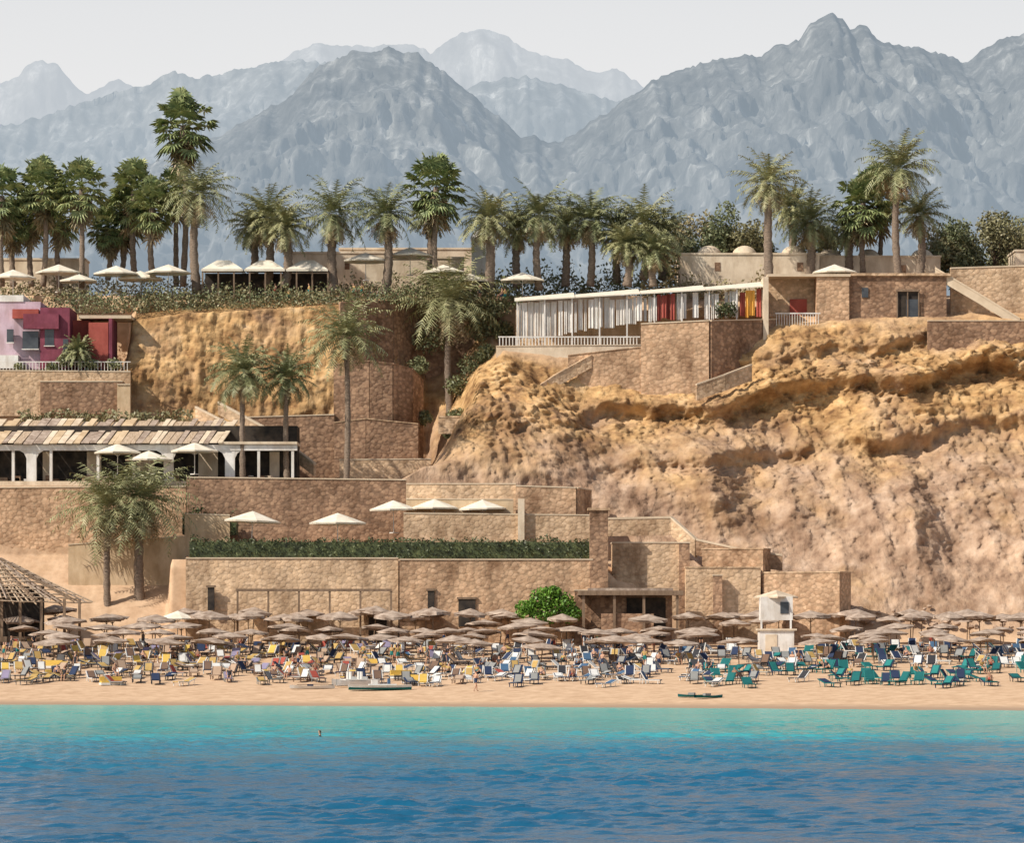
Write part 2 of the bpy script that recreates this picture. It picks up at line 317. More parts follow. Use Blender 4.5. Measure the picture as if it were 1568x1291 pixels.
# ---------------- mountains ----------------
def mountain(name,prof,D,depth,foot,hz,haze_c,seed,amp,base=(.22,.22,.22),n=560,rowsn=110,x0=-250,x1=1850,jg=1.0):
    s=F/D; y=D-CAMD
    px=np.linspace(x0,x1,n); py=np.interp(px,[a for a,_ in prof],[b for _,b in prof])
    V=[];tt=list(np.linspace(0,1,rowsn))+[1.08,1.25,1.5]
    jag=[amp*jg*(.9*(noise.ridged_multi_fractal(Vector((p_*.022,seed,0)),.9,2.1,5,.9,2.)-1.1)+.6*noise.fractal(Vector((p_*.09,seed+5,0)),.7,2.1,4)) for p_ in px]
    for r,t in enumerate(tt):
        for i in range(n):
            x=(px[i]-784)/s; zr=CAMH+(960-py[i])/s; jj=jag[i]
            if t<=1:
                z=foot+(zr-foot)*(t**.85); yy=y-depth*(1-t)
                w=math.sin(math.pi*min(t,1))**.5 if t<1 else 0
                q=Vector((x/D*24,yy/D*24+seed,z/D*16))
                rd=noise.ridged_multi_fractal(q,.85,2.2,6,.95,2.)-1.2
                fr=noise.fractal(Vector((x/D*150+z/D*50,seed,z/D*55)),.6,2.1,5)
                dd=amp*(2.9*rd+1.2*fr)*w
                V.append((x,yy-dd*1.6,z+dd*.4+jj*t))
            else: V.append((x,y+depth*(t-1),zr-(zr-foot)*(t-1)*1.6+jj))
    R=len(tt); vid=np.arange(R*n).reshape(R,n)
    q=np.stack([vid[:-1,:-1],vid[:-1,1:],vid[1:,1:],vid[1:,:-1]],-1).reshape(-1,4)
    me=bpy.data.meshes.new(name); fastmesh(me,np.array(V),q); me.polygons.foreach_set('use_smooth',[True]*len(me.polygons))
    o=bpy.data.objects.new(name,me); COL.objects.link(o)
    m,nt,b=nm(name+'_rock_with_haze_glow'); p=pos(nt,(1/D,1/D,.45/D)); f=noi(nt,p,150,7,.72)
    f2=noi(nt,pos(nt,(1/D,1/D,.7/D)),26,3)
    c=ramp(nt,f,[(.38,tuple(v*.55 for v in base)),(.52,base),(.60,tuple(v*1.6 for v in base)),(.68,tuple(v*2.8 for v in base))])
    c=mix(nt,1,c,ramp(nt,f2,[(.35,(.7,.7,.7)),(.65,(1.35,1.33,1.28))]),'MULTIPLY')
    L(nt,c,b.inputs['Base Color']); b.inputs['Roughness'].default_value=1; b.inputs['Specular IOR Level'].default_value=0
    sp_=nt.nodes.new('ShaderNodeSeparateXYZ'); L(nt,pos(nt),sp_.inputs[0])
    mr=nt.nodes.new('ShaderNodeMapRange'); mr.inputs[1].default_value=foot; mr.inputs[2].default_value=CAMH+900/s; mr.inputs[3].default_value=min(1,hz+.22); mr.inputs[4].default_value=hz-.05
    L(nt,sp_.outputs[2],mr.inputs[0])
    haze_glow=nt.nodes.new('ShaderNodeEmission'); haze_glow.inputs[0].default_value=c4(haze_c); haze_glow.inputs[1].default_value=1  # haze painted as glow on the rock, set per range, stronger towards the foot
    ms=nt.nodes.new('ShaderNodeMixShader'); L(nt,mr.outputs[0],ms.inputs[0]); L(nt,b.outputs[0],ms.inputs[1]); L(nt,haze_glow.outputs[0],ms.inputs[2])
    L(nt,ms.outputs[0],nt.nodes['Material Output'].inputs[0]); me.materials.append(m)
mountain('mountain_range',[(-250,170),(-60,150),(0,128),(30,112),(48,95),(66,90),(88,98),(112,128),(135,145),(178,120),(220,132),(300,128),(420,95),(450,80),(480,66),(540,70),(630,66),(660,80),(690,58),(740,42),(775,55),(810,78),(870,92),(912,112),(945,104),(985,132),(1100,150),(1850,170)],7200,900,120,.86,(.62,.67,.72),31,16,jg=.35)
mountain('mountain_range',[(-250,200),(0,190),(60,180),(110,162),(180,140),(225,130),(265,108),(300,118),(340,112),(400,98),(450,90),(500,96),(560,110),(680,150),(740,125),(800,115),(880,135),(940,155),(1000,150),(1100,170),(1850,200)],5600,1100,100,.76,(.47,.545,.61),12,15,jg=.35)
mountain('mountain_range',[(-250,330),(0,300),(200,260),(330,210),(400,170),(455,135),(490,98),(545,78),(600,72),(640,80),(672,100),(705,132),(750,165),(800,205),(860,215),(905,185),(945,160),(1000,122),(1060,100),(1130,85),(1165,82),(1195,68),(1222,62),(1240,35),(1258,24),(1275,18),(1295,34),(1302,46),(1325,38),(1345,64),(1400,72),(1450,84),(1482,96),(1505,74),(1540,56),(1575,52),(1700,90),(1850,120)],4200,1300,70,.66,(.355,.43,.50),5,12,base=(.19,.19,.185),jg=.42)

# ---------------- leaf masses ----------------
def quads(C,size,flat=.0):
    n=len(C); a=rng.normal(size=(n,3)); a/=np.linalg.norm(a,axis=1)[:,None]
    b_=rng.normal(size=(n,3)); b_-= (a*b_).sum(1)[:,None]*a; b_/=np.linalg.norm(b_,axis=1)[:,None]
    s=(size*rng.uniform(.6,1.3,size=n))[:,None]
    V=np.stack([C-a*s,C-b_*s*.55,C+a*s,C+b_*s*.55],1).reshape(-1,3); return V,np.arange(4*n).reshape(n,4)
def blobpts(c,r,n,sq=1):
    d=rng.normal(size=(n,3)); d/=np.linalg.norm(d,axis=1)[:,None]; rr=rng.random(n)**.45
    return np.array(c)+d*rr[:,None]*np.array(r)
def leafobj(name,C,size,mk,parent=None):
    V,q=quads(C,size); me=bpy.data.meshes.new(name); fastmesh(me,V,q); me.materials.append(M[mk])
    o=bpy.data.objects.new(name,me); COL.objects.link(o)
    if parent: o.parent=parent
    return o
def hedge(name,x0,x1,y0,y1,zf,h,mk='hedge',dens=26,lump=.3,size=.2,core=0):
    n=int((x1-x0)*(h+ (y1-y0))*dens); x=rng.uniform(x0,x1,n); y=rng.uniform(y0,y1,n); t=rng.random(n)
    top=np.array([h*max(.15,(1+lump*noise.noise(Vector((a*.45,b*.4,3)))*1.6+lump*.8*noise.noise(Vector((a*1.7,b*1.7,9))))) for a,b in zip(x,y)])
    z=np.array([zf(a) for a in x])+top*t
    e=empty(name); leafobj('leaves',np.stack([x,y,z],1),size,mk,e)
    if core:
        b=B(); xx=x0
        while xx<x1: b.box(xx,min(x1,xx+1.5),y0+.25,y1-.2,zf(xx),zf(xx)+h*core,mk); xx+=1.505
        b.obj('inner_branches',e)
def tree(name,x,y,z0,h,r,mk='tree',n=1500):
    e=empty(name); b=B(); 
    b.tube([(x,y,z0),(x+.1,y,z0+h*.3),(x-.1,y,z0+h*.6)],[.25,.18,.1],'wood')
    cs=[]
    for i in range(11):
        a=random.uniform(0,6.28); rr=random.uniform(.2,.8)*r; cz=z0+h*random.uniform(.3,.86)
        c=(x+rr*math.cos(a),y+rr*math.sin(a),cz); cs.append(c)
        b.tube([(x,y,z0+h*.35),c],[.1,.03],'wood',5)
    b.obj(name+'_trunk',e)
    pts=np.concatenate([blobpts(c,(r*.42,r*.42,h*.19),n//11) for c in cs]); leafobj(name+'_crown',pts,.2,mk,e)

# ---------------- palms ----------------
def frond(base,az,el0,droop,Lf,nl,ll,wid,V,T):
    p=np.array(base,float); ds=Lf/nl; el=el0
    side=np.array([-math.sin(az),math.cos(az),0])
    prev=p
    for i in range(1,nl+1):
        s=i/nl; el=el0-droop*s**1.4
        f=np.array([math.cos(el)*math.cos(az),math.cos(el)*math.sin(az),math.sin(el)])
        up=np.cross(f,side); up=up if up[2]>0 else -up
        nxt=prev+f*ds
        w=.035
        o=len(V); V+= [prev-side*w,prev+side*w,nxt]; T.append((o,o+1,o+2))
        if s>.1:
            l=ll*(math.sin(math.pi*min(1,s*.85+.1))**.6)*random.uniform(.8,1.15)
            for sg in(-1,1):
                for kk in (0,.5):
                    bpt=prev+f*ds*kk
                    d=side*sg*.78+f*.5+up*random.uniform(-.6,.3); d=d/math.sqrt(d[0]**2+d[1]**2+d[2]**2)
                    o=len(V); V+= [bpt-f*wid,bpt+f*wid,bpt+d*l+np.array([0,0,-.18*l])]; T.append((o,o+1,o+2))
        prev=nxt
def fan(base,az,el,Lp,R,V,T,seg=11):
    f=np.array([math.cos(el)*math.cos(az),math.cos(el)*math.sin(az),math.sin(el)])
    side=np.array([-math.sin(az),math.cos(az),0]); up=np.cross(f,side); c=np.array(base)+f*Lp
    o=len(V); V+=[np.array(base)-side*.03,np.array(base)+side*.03,c]; T.append((o,o+1,o+2))
    for i in range(seg):
        t=math.radians(-105+210*i/(seg-1)); d=f*math.cos(t)+side*math.sin(t)+up*random.uniform(-.15,.15)
        tip=c+d*R*random.uniform(.8,1.15)+np.array([0,0,-.3*R]); m_=c+d*R*.55
        pr=(side*math.cos(t)-f*math.sin(t))*R*.085
        o=len(V); V+=[c,m_+pr,tip,m_-pr]; T.append((o,o+1,o+2)); T.append((o,o+2,o+3))
def mk_tri(name,V,T,mk,parent):
    me=bpy.data.meshes.new(name); fastmesh(me,np.array(V),np.array(T)); me.materials.append(M[mk])
    o=bpy.data.objects.new(name,me); COL.objects.link(o); o.parent=parent; return o
def palm(px,cpy,bpy_,rpx,kind,y,tr=.34,name=None,zb=None,skirt=.25):
    s=S(y); x=X(px,y); z0=Z(bpy_,y) if zb is None else zb; z1=Z(cpy,y); R=rpx/s
    name=name or ('date_palm_tree' if kind=='D' else 'fan_palm_tree')
    e=empty(name); b=B(); n=9; lx=random.uniform(-.4,.4); ly=random.uniform(-.3,.3); tr*=random.uniform(.85,1.12)
    pts=[];rs=[]
    for i in range(2*n+1):
        t=i/(2*n); k=math.sin(t*math.pi)*1.0
        pts.append((x+lx*k,y+ly*k,z0-.6+(z1-z0+.6)*t)); rs.append(tr*(1.15-.35*t)*(1+(.14 if i%2 else -.06))*(1.3 if t>.88 else 1))
    b.tube(pts,rs,'trunk',9); b.obj('trunk',e,True)
    V=[];T=[];DV=[];DT=[]; c=(x,y,z1)
    if kind=='D':
        nf=random.randint(50,64)
        lo=random.uniform(100,122)
        for i in range(nf):
            u=(i+.5)/nf; az=i*2.39996+random.uniform(-.2,.2)
            el=math.radians(84-lo*u+random.uniform(-10,10)); Lf=R*1.22*random.uniform(.75,1.14)
            frond((c[0]+.15*math.cos(az),c[1]+.15*math.sin(az),c[2]+.25*(1-u)),az,el,math.radians(random.uniform(45,88)),Lf,11,R*.24,.075,V,T)
        for i in range(int(34*skirt*2)):
            az=random.uniform(0,6.28); frond((c[0],c[1],c[2]-.3),az,math.radians(random.uniform(-75,-20)),math.radians(30),R*.8,7,R*.18,.08,DV,DT)
    else:
        nf=random.randint(64,78)
        for i in range(nf):
            u=(i+.5)/nf; az=i*2.39996+random.uniform(-.4,.4); el=math.radians(88-140*u+random.uniform(-12,12))
            fan((c[0],c[1],c[2]+.5*(1-u)-R*.25*u),az,el,R*.66*random.uniform(.6,1.2),R*.40,V,T)
        for i in range(int(60*skirt)):
            az=random.uniform(0,6.28); fan((c[0],c[1],c[2]-.3-random.random()*R*.8),az,math.radians(random.uniform(-85,-45)),R*.35,R*.4,DV,DT,7)
    mk_tri('crown_fronds',V,T,'date' if kind=='D' else 'fan',e)
    if DV: mk_tri('dry_fronds',DV,DT,'dead',e)
PL=[(3,300,430,46,'F',106),(66,288,430,46,'F',107),(92,325,432,42,'F',109),(125,288,432,44,'F',105),(186,330,412,42,'F',112),(206,293,415,48,'F',110),(234,315,420,42,'F',107),(20,340,430,36,'F',110),(48,330,430,36,'F',110),(165,350,420,34,'F',111),
(280,192,430,52,'F',109),(270,292,430,36,'F',111),(302,298,440,60,'D',104),(410,335,430,56,'D',106),(436,350,430,46,'D',104),(388,350,430,38,'D',109),(512,328,440,60,'D',104),(590,330,442,54,'D',104),(668,286,440,50,'F',104),
(660,335,430,36,'D',110),(748,336,440,50,'D',104),(792,352,432,44,'D',108),(826,330,436,52,'D',105),(866,348,430,44,'D',109),(904,338,430,52,'D',107),(945,354,425,42,'D',110),(985,345,420,58,'D',108),(1015,360,420,48,'D',110),(960,375,430,40,'D',104),(1000,385,430,40,'D',103.5),
(1178,282,425,52,'D',104),(1240,340,415,50,'D',108),(1212,318,415,38,'D',112),(1322,310,412,50,'F',109),(1345,300,412,46,'F',112),(1376,260,418,60,'D',104),(1408,330,415,44,'D',108),(1300,350,412,38,'D',110)]
for a in PL: palm(*a,tr=.42 if a[4]=='D' else .27,skirt=.4)
palm(372,572,722,56,'D',79.6,tr=.24,zb=19.6); palm(440,580,722,48,'D',80.2,tr=.24,zb=19.6); palm(530,518,735,66,'D',79.8,tr=.26,zb=19.6,skirt=.1)
palm(690,465,600,80,'D',101,tr=.35,zb=28); palm(120,540,575,26,'D',93.9,tr=.15,skirt=0,zb=31)
palm(166,780,935,80,'D',69,tr=.28,zb=6); palm(218,768,940,82,'D',70,tr=.5,zb=6.3,skirt=.6)

for px,top,r in [(1050,318,38),(1085,312,44),(1130,322,42),(1160,345,35),(1262,345,40),(1440,345,40),(1480,335,46),(1525,318,48),(1560,322,44),(1600,330,44),(1465,365,40),(1500,360,40),(1540,355,40),(1110,350,40)]:
    y=random.uniform(111.5,120); z0=41; zt=Z(top,y); tree('broadleaf_tree',X(px,y),y,z0-1,zt-z0+1,r/S(y)*1.1,random.choice(['tree','olive','tree']),4200)
hedge('hedge',X(-30,99),X(640,99),99.3,101.5,lambda x:37.8+(x+50)*.03,1.9,'tree',30,.6,.15)
hedge('flowering_hedge',X(60,99),X(760,99),101,104,lambda x:39.2,1.4,'olive',22,.7,.16)
hedge('dry_hedge',X(120,98.6),X(520,98.6),98.6,99.3,lambda x:37.8+(x+50)*.03,1.3,'olive',26,.8,.15)
hedge('hedge',X(640,106),X(800,106),103,108,lambda x:39.0,2.6,'tree',22,.6)
hedge('hedge',X(980,107),X(1170,107),105.5,107.5,lambda x:40.0,2.0,'olive',24,.7)
hedge('shrub_row',X(0,111),X(1040,111),109.5,111.5,lambda x:40.6,1.8,'olive',26,.5,.17)
hedge('shrub_row',X(760,113),X(1250,113),109,110.5,lambda x:40.6,2.8,'tree',20,.6,.2)
hedge('hedge',X(290,67),X(905,67),66.8,68.3,lambda x:12.4,1.8,'hedge',75,.2,.14,.85)
hedge('hedge',X(283,77),X(365,77),74,77,lambda x:14.8,2.0,'hedge',40,.5,.18,.7)
hedge('hedge',X(20,84),X(290,84),87.5,89,lambda x:26.2,1.1,'olive',30,.5)
hedge('hedge',X(200,94),X(330,94),93,94,lambda x:20,2.5,'olive',20,.5)
leafobj('green_shrub',np.concatenate([blobpts((X(838,61)+dx,61,Z(925,61)+dz),(r,1.1,r*.8),700) for dx,dz,r in((-1.9,-.5,1.1),(-.4,.6,1.3),(1.3,.1,1.3),(-.3,-.8,1.5),(2.1,-.9,1.1),(.6,1.1,.7))]),.17,'bright')
for pts_ in ([(700,640,1.3,92),(690,662,.9,90)],[(725,560,1.8,101),(700,590,1.4,100),(745,540,1.2,100)],[(660,520,2.0,103),(640,560,1.2,101),(648,640,1.0,97)],[(735,500,1.9,104),(770,505,1.3,104),(755,470,1.7,103)]):
    leafobj('gully_shrub',np.concatenate([blobpts((X(px,y),y,Z(py,y)),(r,r,r*.8),480) for px,py,r,y in pts_]),.19,'tree')
leafobj('terrace_shrub',np.concatenate([blobpts((X(px,y),y,Z(py,y)),(r,r,r*.7),260) for px,py,r,y in((100,552,1,93.8),(140,558,.9,93.8),(175,558,.9,94),(80,562,.7,93.8),(30,562,.6,93.8))]),.2,'tree')

# ---------------- walls ----------------
def W(name,pts,h,th,k,cop=.12,ck='coping'):
    return wallpoly(name,[(X(a,y),y,Z(b_,y)) for a,b_,y in pts],h,th,k,cop,ck)
W('stone_retaining_wall',[(285,856,65.8),(610,856,65.8)],9.5,.7,'stone_l')
W('stone_retaining_wall',[(612,858,65.3),(908,858,65.3)],9.5,.7,'stone')
b=B(); y=65.2; b.box(X(903,y),X(931,y),y-.3,y+1.6,3.5,Z(782,y),'stone_d'); b.box(X(900,y),X(934,y),y-.45,y+1.75,Z(782,y)+.003,Z(778,y),'stone_l'); b.obj('stone_gate_pillar')
W('stone_retaining_wall',[(-60,748,77.9),(285,746,77.9)],8.5,.6,'stone')
W('stone_retaining_wall',[(286,732,77.7),(622,736,77.7)],9,.6,'stone_d',.12)
W('terrace_wall',[(283,788,72.5),(352,790,72.5)],4,.4,'plaster')
W('terrace_wall',[(618,787,71.5),(905,790,71.5)],4,.4,'stone_l')
W('terrace_wall',[(622,742,76),(790,742,75.5)],4,.4,'stone_l')
W('terrace_wall',[(790,745,75),(882,748,74.5),(903,752,78)],4,.4,'stone')
W('terrace_step',[(622,765,74),(786,766,74)],3,.4,'plaster',.1)
b=B(); y=71; b.box(X(793,y),X(803,y),y-.3,y+.3,12.4,Z(764,y),'cream'); b.obj('plaster_pillar')
W('stone_wall',[(380,640,92.6),(512,636,92.6)],6.5,.5,'stone_d',.12)
W('curved_stone_wall',[(512,560,93.0),(535,556,92.6),(565,554,92.6),(600,558,93.3),(628,566,95),(645,585,97.5)],9.5,.5,'stone_d',.12,'stone_d')
W('stone_retaining_wall',[(520,464,97.6),(560,462,98.6),(600,462,101),(650,466,106),(765,480,107)],9.5,.5,'stone_d',.12,'stone_d')
W('stone_wall',[(512,648,91.8),(560,642,91.8),(640,650,92.6)],5.5,.4,'stone_d',.1,'stone_l')
W('stone_wall',[(520,705,88),(660,704,88)],2.2,.4,'stone_l')
W('stair_parapet',[(335,618,91),(420,664,88),(482,712,85)],1.1,.35,'stone_l',.2)
W('stair_parapet',[(300,625,92),(385,668,89),(440,712,86)],1.1,.35,'stone_l',.2)
W('stone_wall',[(62,585,92.9),(188,585,92.9)],3.2,.4,'stone_d')
W('stone_wall',[(-60,568,93.2),(200,570,93.2)],4.5,.4,'stone_l')
W('plaster_pier',[(180,590,92.4),(200,590,92.4)],3.5,.8,'plaster')
W('stone_retaining_wall',[(760,531,95.8),(985,529,95.2)],1.9,.5,'cream',.1)
W('stone_retaining_wall',[(870,545,93.6),(985,532,93.0)],7.5,.6,'stone',.08,'stone')
W('stone_retaining_wall',[(982,497,92.8),(1086,492,91.6)],9,.6,'stone')
W('stone_retaining_wall',[(1086,492,91.6),(1186,490,98)],7,.6,'stone_d')  # darker stone than its neighbour paints in the shade on this turned face
W('stair_parapet',[(700,640,90),(770,628,90.4),(850,575,92),(905,545,93.2)],1.2,.4,'stone_l',.12,'stone_l')
W('stair_parapet',[(672,640,89),(740,640,88),(800,622,89)],1.6,.4,'stone_l',.18,'stone_l')
W('stair_parapet',[(1066,590,88.6),(1110,575,89.4),(1150,560,90.8)],1.5,.4,'stone_l',.15)
W('stone_retaining_wall',[(1420,492,95.6),(1640,492,95.6)],4.2,.5,'stone_d',.1)
W('stone_wall',[(1455,412,100.5),(1700,404,100.5)],6,.5,'stone_l',.15)
W('stair_parapet',[(1432,412,99.4),(1500,452,98.5),(1562,490,97.6)],.9,.4,'coping',.2)
def sbox(name,p0,p1,pt,pb,y,dep,k,rot,top='coping'):
    b=B(); piv=(X(p0,y),y); b.box(X(p0,y),X(p1,y),y,y+dep,Z(pb,y),Z(pt,y),k,rot,piv)
    b.box(X(p0,y)-.06,X(p1,y)+.06,y-.06,y+dep+.06,Z(pt,y)+.003,Z(pt,y)+.12,top,rot,piv); b.obj(name)
sbox('stone_terrace_block',938,1044,832,990,67,5,'stone_l',0)
sbox('stone_terrace_block',1050,1165,870,990,65.5,5,'stone_l',math.radians(2),'stone_l')
sbox('stone_terrace_block',1168,1292,878,990,66,3.2,'stone',math.radians(-24),'stone_l')
sbox('stone_terrace_block',1075,1172,842,900,70.5,2.6,'stone',math.radians(-20),'stone_l')
sbox('stone_terrace_block',880,925,905,990,64,1,'stone_d',0)
sbox('stone_pier',1040,1056,832,990,66.5,.8,'stone_d',0)
sbox('stone_pier',1092,1106,882,990,64.8,.5,'stone_d',0)
W('stair_parapet',[(930,796,74),(1028,794,74),(1066,828,72.5)],1.6,.4,'stone_l',.2)
W('stair_parapet',[(1066,828,72.5),(1130,842,71.5),(1198,852,71)],1.4,.4,'stone',.2)
def boulders(name,n,fx,fy,seed,mx=.5):
    b=B(); r_=random.Random(seed)
    for i in range(n):
        px=fx(r_); y,py=fy(r_); r=r_.uniform(.12,mx); cx_,cz=X(px,y),Z(py,y); vs=[];fs=[]
        for a_ in range(5):
            for j in range(7):
                t=2*math.pi*j/7; ph=-1.3+2.6*a_/4; k=r*r_.uniform(.75,1.2); vs.append((cx_+k*math.cos(ph)*math.cos(t)*1.2,y+k*math.cos(ph)*math.sin(t),cz+k*.75*math.sin(ph)))
        for a_ in range(4):
            for j in range(7): fs.append((a_*7+j,a_*7+(j+1)%7,(a_+1)*7+(j+1)%7,(a_+1)*7+j))
        b.add(vs,fs,'rockpiece')
    b.obj(name)
M['rockpiece']=vary('loose_rock',(.32,.215,.15),(.50,.36,.26),1.5,bs=.6)
boulders('boulder_pile',70,lambda r:r.uniform(1240,1640),lambda r:(lambda t:(66.2+2.6*t,962-34*t))(r.random()),3,.4)

# ---------------- buildings ----------------
def bld(name): return empty(name)
def part(e,n,fn,smooth=False):
    b=B(); fn(b); return b.obj(n,e,smooth)
e=bld('arcade_restaurant_building'); y=79.2; zb=19.65; zc=Z(690,y)
def f(b):
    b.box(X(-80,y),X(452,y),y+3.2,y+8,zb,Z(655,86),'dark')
    for p0,p1 in((-40,-10),(60,74),(128,150),(205,232),(300,330),(410,425)): b.box(X(p0,y),X(p1,y),y+2.9,y+3.15,zb,zc,'cream')
part(e,'interior_wall',f)
def f(b):
    for px in (-20,20,48,78,150,205,258,352,396,448): 
        w=.95 if px in(48,258,352) else .26
        b.box(X(px,y)-w/2,X(px,y)+w/2,y,y+.5,zb,zc,'white')
        if w>.3:
            for sg in(-1,1):
                xa=X(px,y)+sg*w/2; b.add([(xa,y+.02,zc),(xa+sg*.7,y+.02,zc),(xa+sg*.25,y+.02,zc-.25),(xa,y+.02,zc-.75),(xa,y+.48,zc),(xa+sg*.7,y+.48,zc),(xa+sg*.25,y+.48,zc-.25),(xa,y+.48,zc-.75)],[(0,1,2,3),(4,7,6,5),(1,5,6,2),(2,6,7,3)],'white')
    b.box(X(-80,y),X(455,y),y-.05,y+.55,zc+.003,zc+.55,'white')
    b.box(X(-80,y),X(455,y),y-.02,y+.1,zb,zb+.45,'cream')
    for i in range(30):
        xx=X(random.uniform(-60,440),y); b.box(xx,xx+random.uniform(.4,.9),y+1.2,y+2,zb,zb+random.uniform(.7,1.1),random.choice(['wood','cream','stone_d','white']))
part(e,'arcade',f)
def f(b):
    x=X(-80,y)
    while x<X(335,y):
        w=random.uniform(.4,.9); z0=zc+.56+random.uniform(0,.14); z1=Z(645,86)+random.uniform(-.2,.2)
        b.add([(x,y-.5,z0),(x+w,y-.5,z0),(x+w+1.0,86,z1),(x+1.0,86,z1),(x,y-.5,z0+.1),(x+w,y-.5,z0+.1),(x+w+1,86,z1+.1),(x+1,86,z1+.1)],[(0,3,2,1),(4,5,6,7),(0,1,5,4),(1,2,6,5),(2,3,7,6),(3,0,4,7)],random.choice(['roofwood','thatch','cream','plaster'])); x+=w+random.uniform(.04,.14)
    b.box(X(335,y),X(455,y),y-.3,y+6,zc+.6,zc+.85,'cream')
part(e,'cane_roof',f)
def f(b): b.box(X(-80,y),X(300,y),y+7.2,y+12,zb,26.2,'stone_l')
part(e,'roof_terrace',f)
e=bld('red_and_pink_building'); y=95.2; zb=32
def f(b):
    b.box(X(-60,y),X(62,y),y,y+7,zb,Z(462,y),'pink')
    b.box(X(-60,y),X(36,y),y-.1,y+7.1,Z(462,y)+.003,Z(452,y),'white')
    b.box(X(-60,y),X(30,y),y-1.2,y-.01,zb,Z(545,y),'white')
part(e,'pink_block',f)
def f(b):
    b.box(X(63,y),X(108,y),y-.8,y+6,zb,Z(472,y),'magenta'); b.box(X(108,y),X(135,y),y+2,y+6,zb,Z(488,y),'red')
    b.box(X(38,y),X(92,y),y-1.3,y-.81,Z(505,y),Z(482,y),'magenta'); b.box(X(20,y),X(60,y),y-.6,y-.02,Z(488,y),Z(474,y),'red')
part(e,'magenta_block',f)
def f(b): b.box(X(136,y),X(166,y),y-.2,y+5,zb,Z(494,y),'red'); b.box(X(167,y),X(172,y),y-.3,y+5,zb,Z(488,y),'magenta'); b.box(X(120,y),X(200,y),y+.5,y+6,Z(487,y)+.01,Z(482,y),'coping')
part(e,'red_block',f)
def f(b):
    for p0,p1,t,bo in((36,60,508,535),(70,84,505,530),(12,22,505,525),(98,106,520,550)):
        b.box(X(p0,y),X(p1,y),y-.83,y-.3,Z(bo,y),Z(t,y),'glass'); b.box(X(p0,y)-.08,X(p1,y)+.08,y-.95,y-.85,Z(bo,y)-.1,Z(bo,y)-.003,'white')
part(e,'windows',f)
part(e,'terrace_railing',lambda b:[b.box(X(px,93.5)-.03,X(px,93.5)+.03,93.45,93.5,Z(568,93.5),Z(555,93.5),'white') for px in range(-40,200,5)]+[b.box(X(-42,93.5),X(200,93.5),93.43,93.52,Z(555,93.5)+.002,Z(553.5,93.5),'white')])
e=bld('terrace_pavilion'); y=103
def f(b):
    for p0,p1 in((308,372),(374,436),(438,502)):
        xc=(X(p0,y)+X(p1,y))/2; w=(X(p1,y)-X(p0,y))/2; z0=Z(412,y); z1=Z(396,y)
        b.add([(xc-w,y,z0),(xc+w,y,z0),(xc+w,y+2*w,z0),(xc-w,y+2*w,z0),(xc-w*.3,y+w*.8,z1),(xc+w*.3,y+w*.8,z1),(xc+w*.3,y+w*1.2,z1),(xc-w*.3,y+w*1.2,z1)],[(0,1,5,4),(1,2,6,5),(2,3,7,6),(3,0,4,7),(4,5,6,7)],'canvas')
        b.box(xc-w,xc+w,y+.02,y+.1,z0-.2,z0-.003,'canvas')
part(e,'canvas_roof',f)
def f(b):
    for px in range(310,505,24): b.box(X(px,y)-.08,X(px,y)+.08,y+.12,y+.3,39,Z(412,y)-.2,'wood')
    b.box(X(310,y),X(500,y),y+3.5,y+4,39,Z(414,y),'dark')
part(e,'posts',f)
def simple(name,p0,p1,top,y,dep,k,zb=40,win=0,roof=None):
    e=bld(name); 
    def f(b): b.box(X(p0,y),X(p1,y),y,y+dep,zb,Z(top,y),k); b.box(X(p0,y)-.1,X(p1,y)+.1,y-.1,y+dep+.1,Z(top,y)+.003,Z(top,y)+.2,roof or k)
    part(e,'walls',f)
    if win:
        def g_(b):
            for i in range(win):
                xx=X(p0,y)+(i+.5+random.uniform(-.25,.25))*(X(p1,y)-X(p0,y))/win; w=random.uniform(.2,.4); b.box(xx-w,xx+w,y-.05,y+.1,Z(top,y)-1.7,Z(top,y)-.8,'stone_d')
        part(e,'windows',g_)
    return e
simple('low_garden_building',440,600,388,118,6,'cream',40,3)
simple('low_garden_building',520,735,382,122,6,'cream',40,3)
simple('low_garden_building',560,710,396,112.5,3,'cream',40,0)
simple('low_garden_building',0,130,398,114,4,'cream',40,0)
e=simple('white_arched_pavilion',722,758,366,112,3,'white',39)
part(e,'vault_roof',lambda b:b.dome((X(740,113.5),113.5,Z(366,112)+.1),1.2,'white'))
e=simple('domed_garden_building',1042,1255,390,108,9,'cream',40,2)
part(e,'domes',lambda b:[b.dome((X(px,110),110,Z(390,108)+.1),1.3,'cream',sz=.8) for px in(1086,1140,1215)],True)
e=simple('domed_garden_building',1256,1440,394,110,6,'cream',40,2)
part(e,'domes',lambda b:[b.dome((X(px,112),112,Z(394,110)+.1),1.2,'cream',sz=.8) for px in(1270,1330,1412)],True)
simple('low_garden_building',1555,1680,385,108,6,'cream',40,0)
e=bld('curtained_lounge_pavilion'); y=97; zb=34.75
def slope(px): return np.interp(px,[790,1172],[462,440])
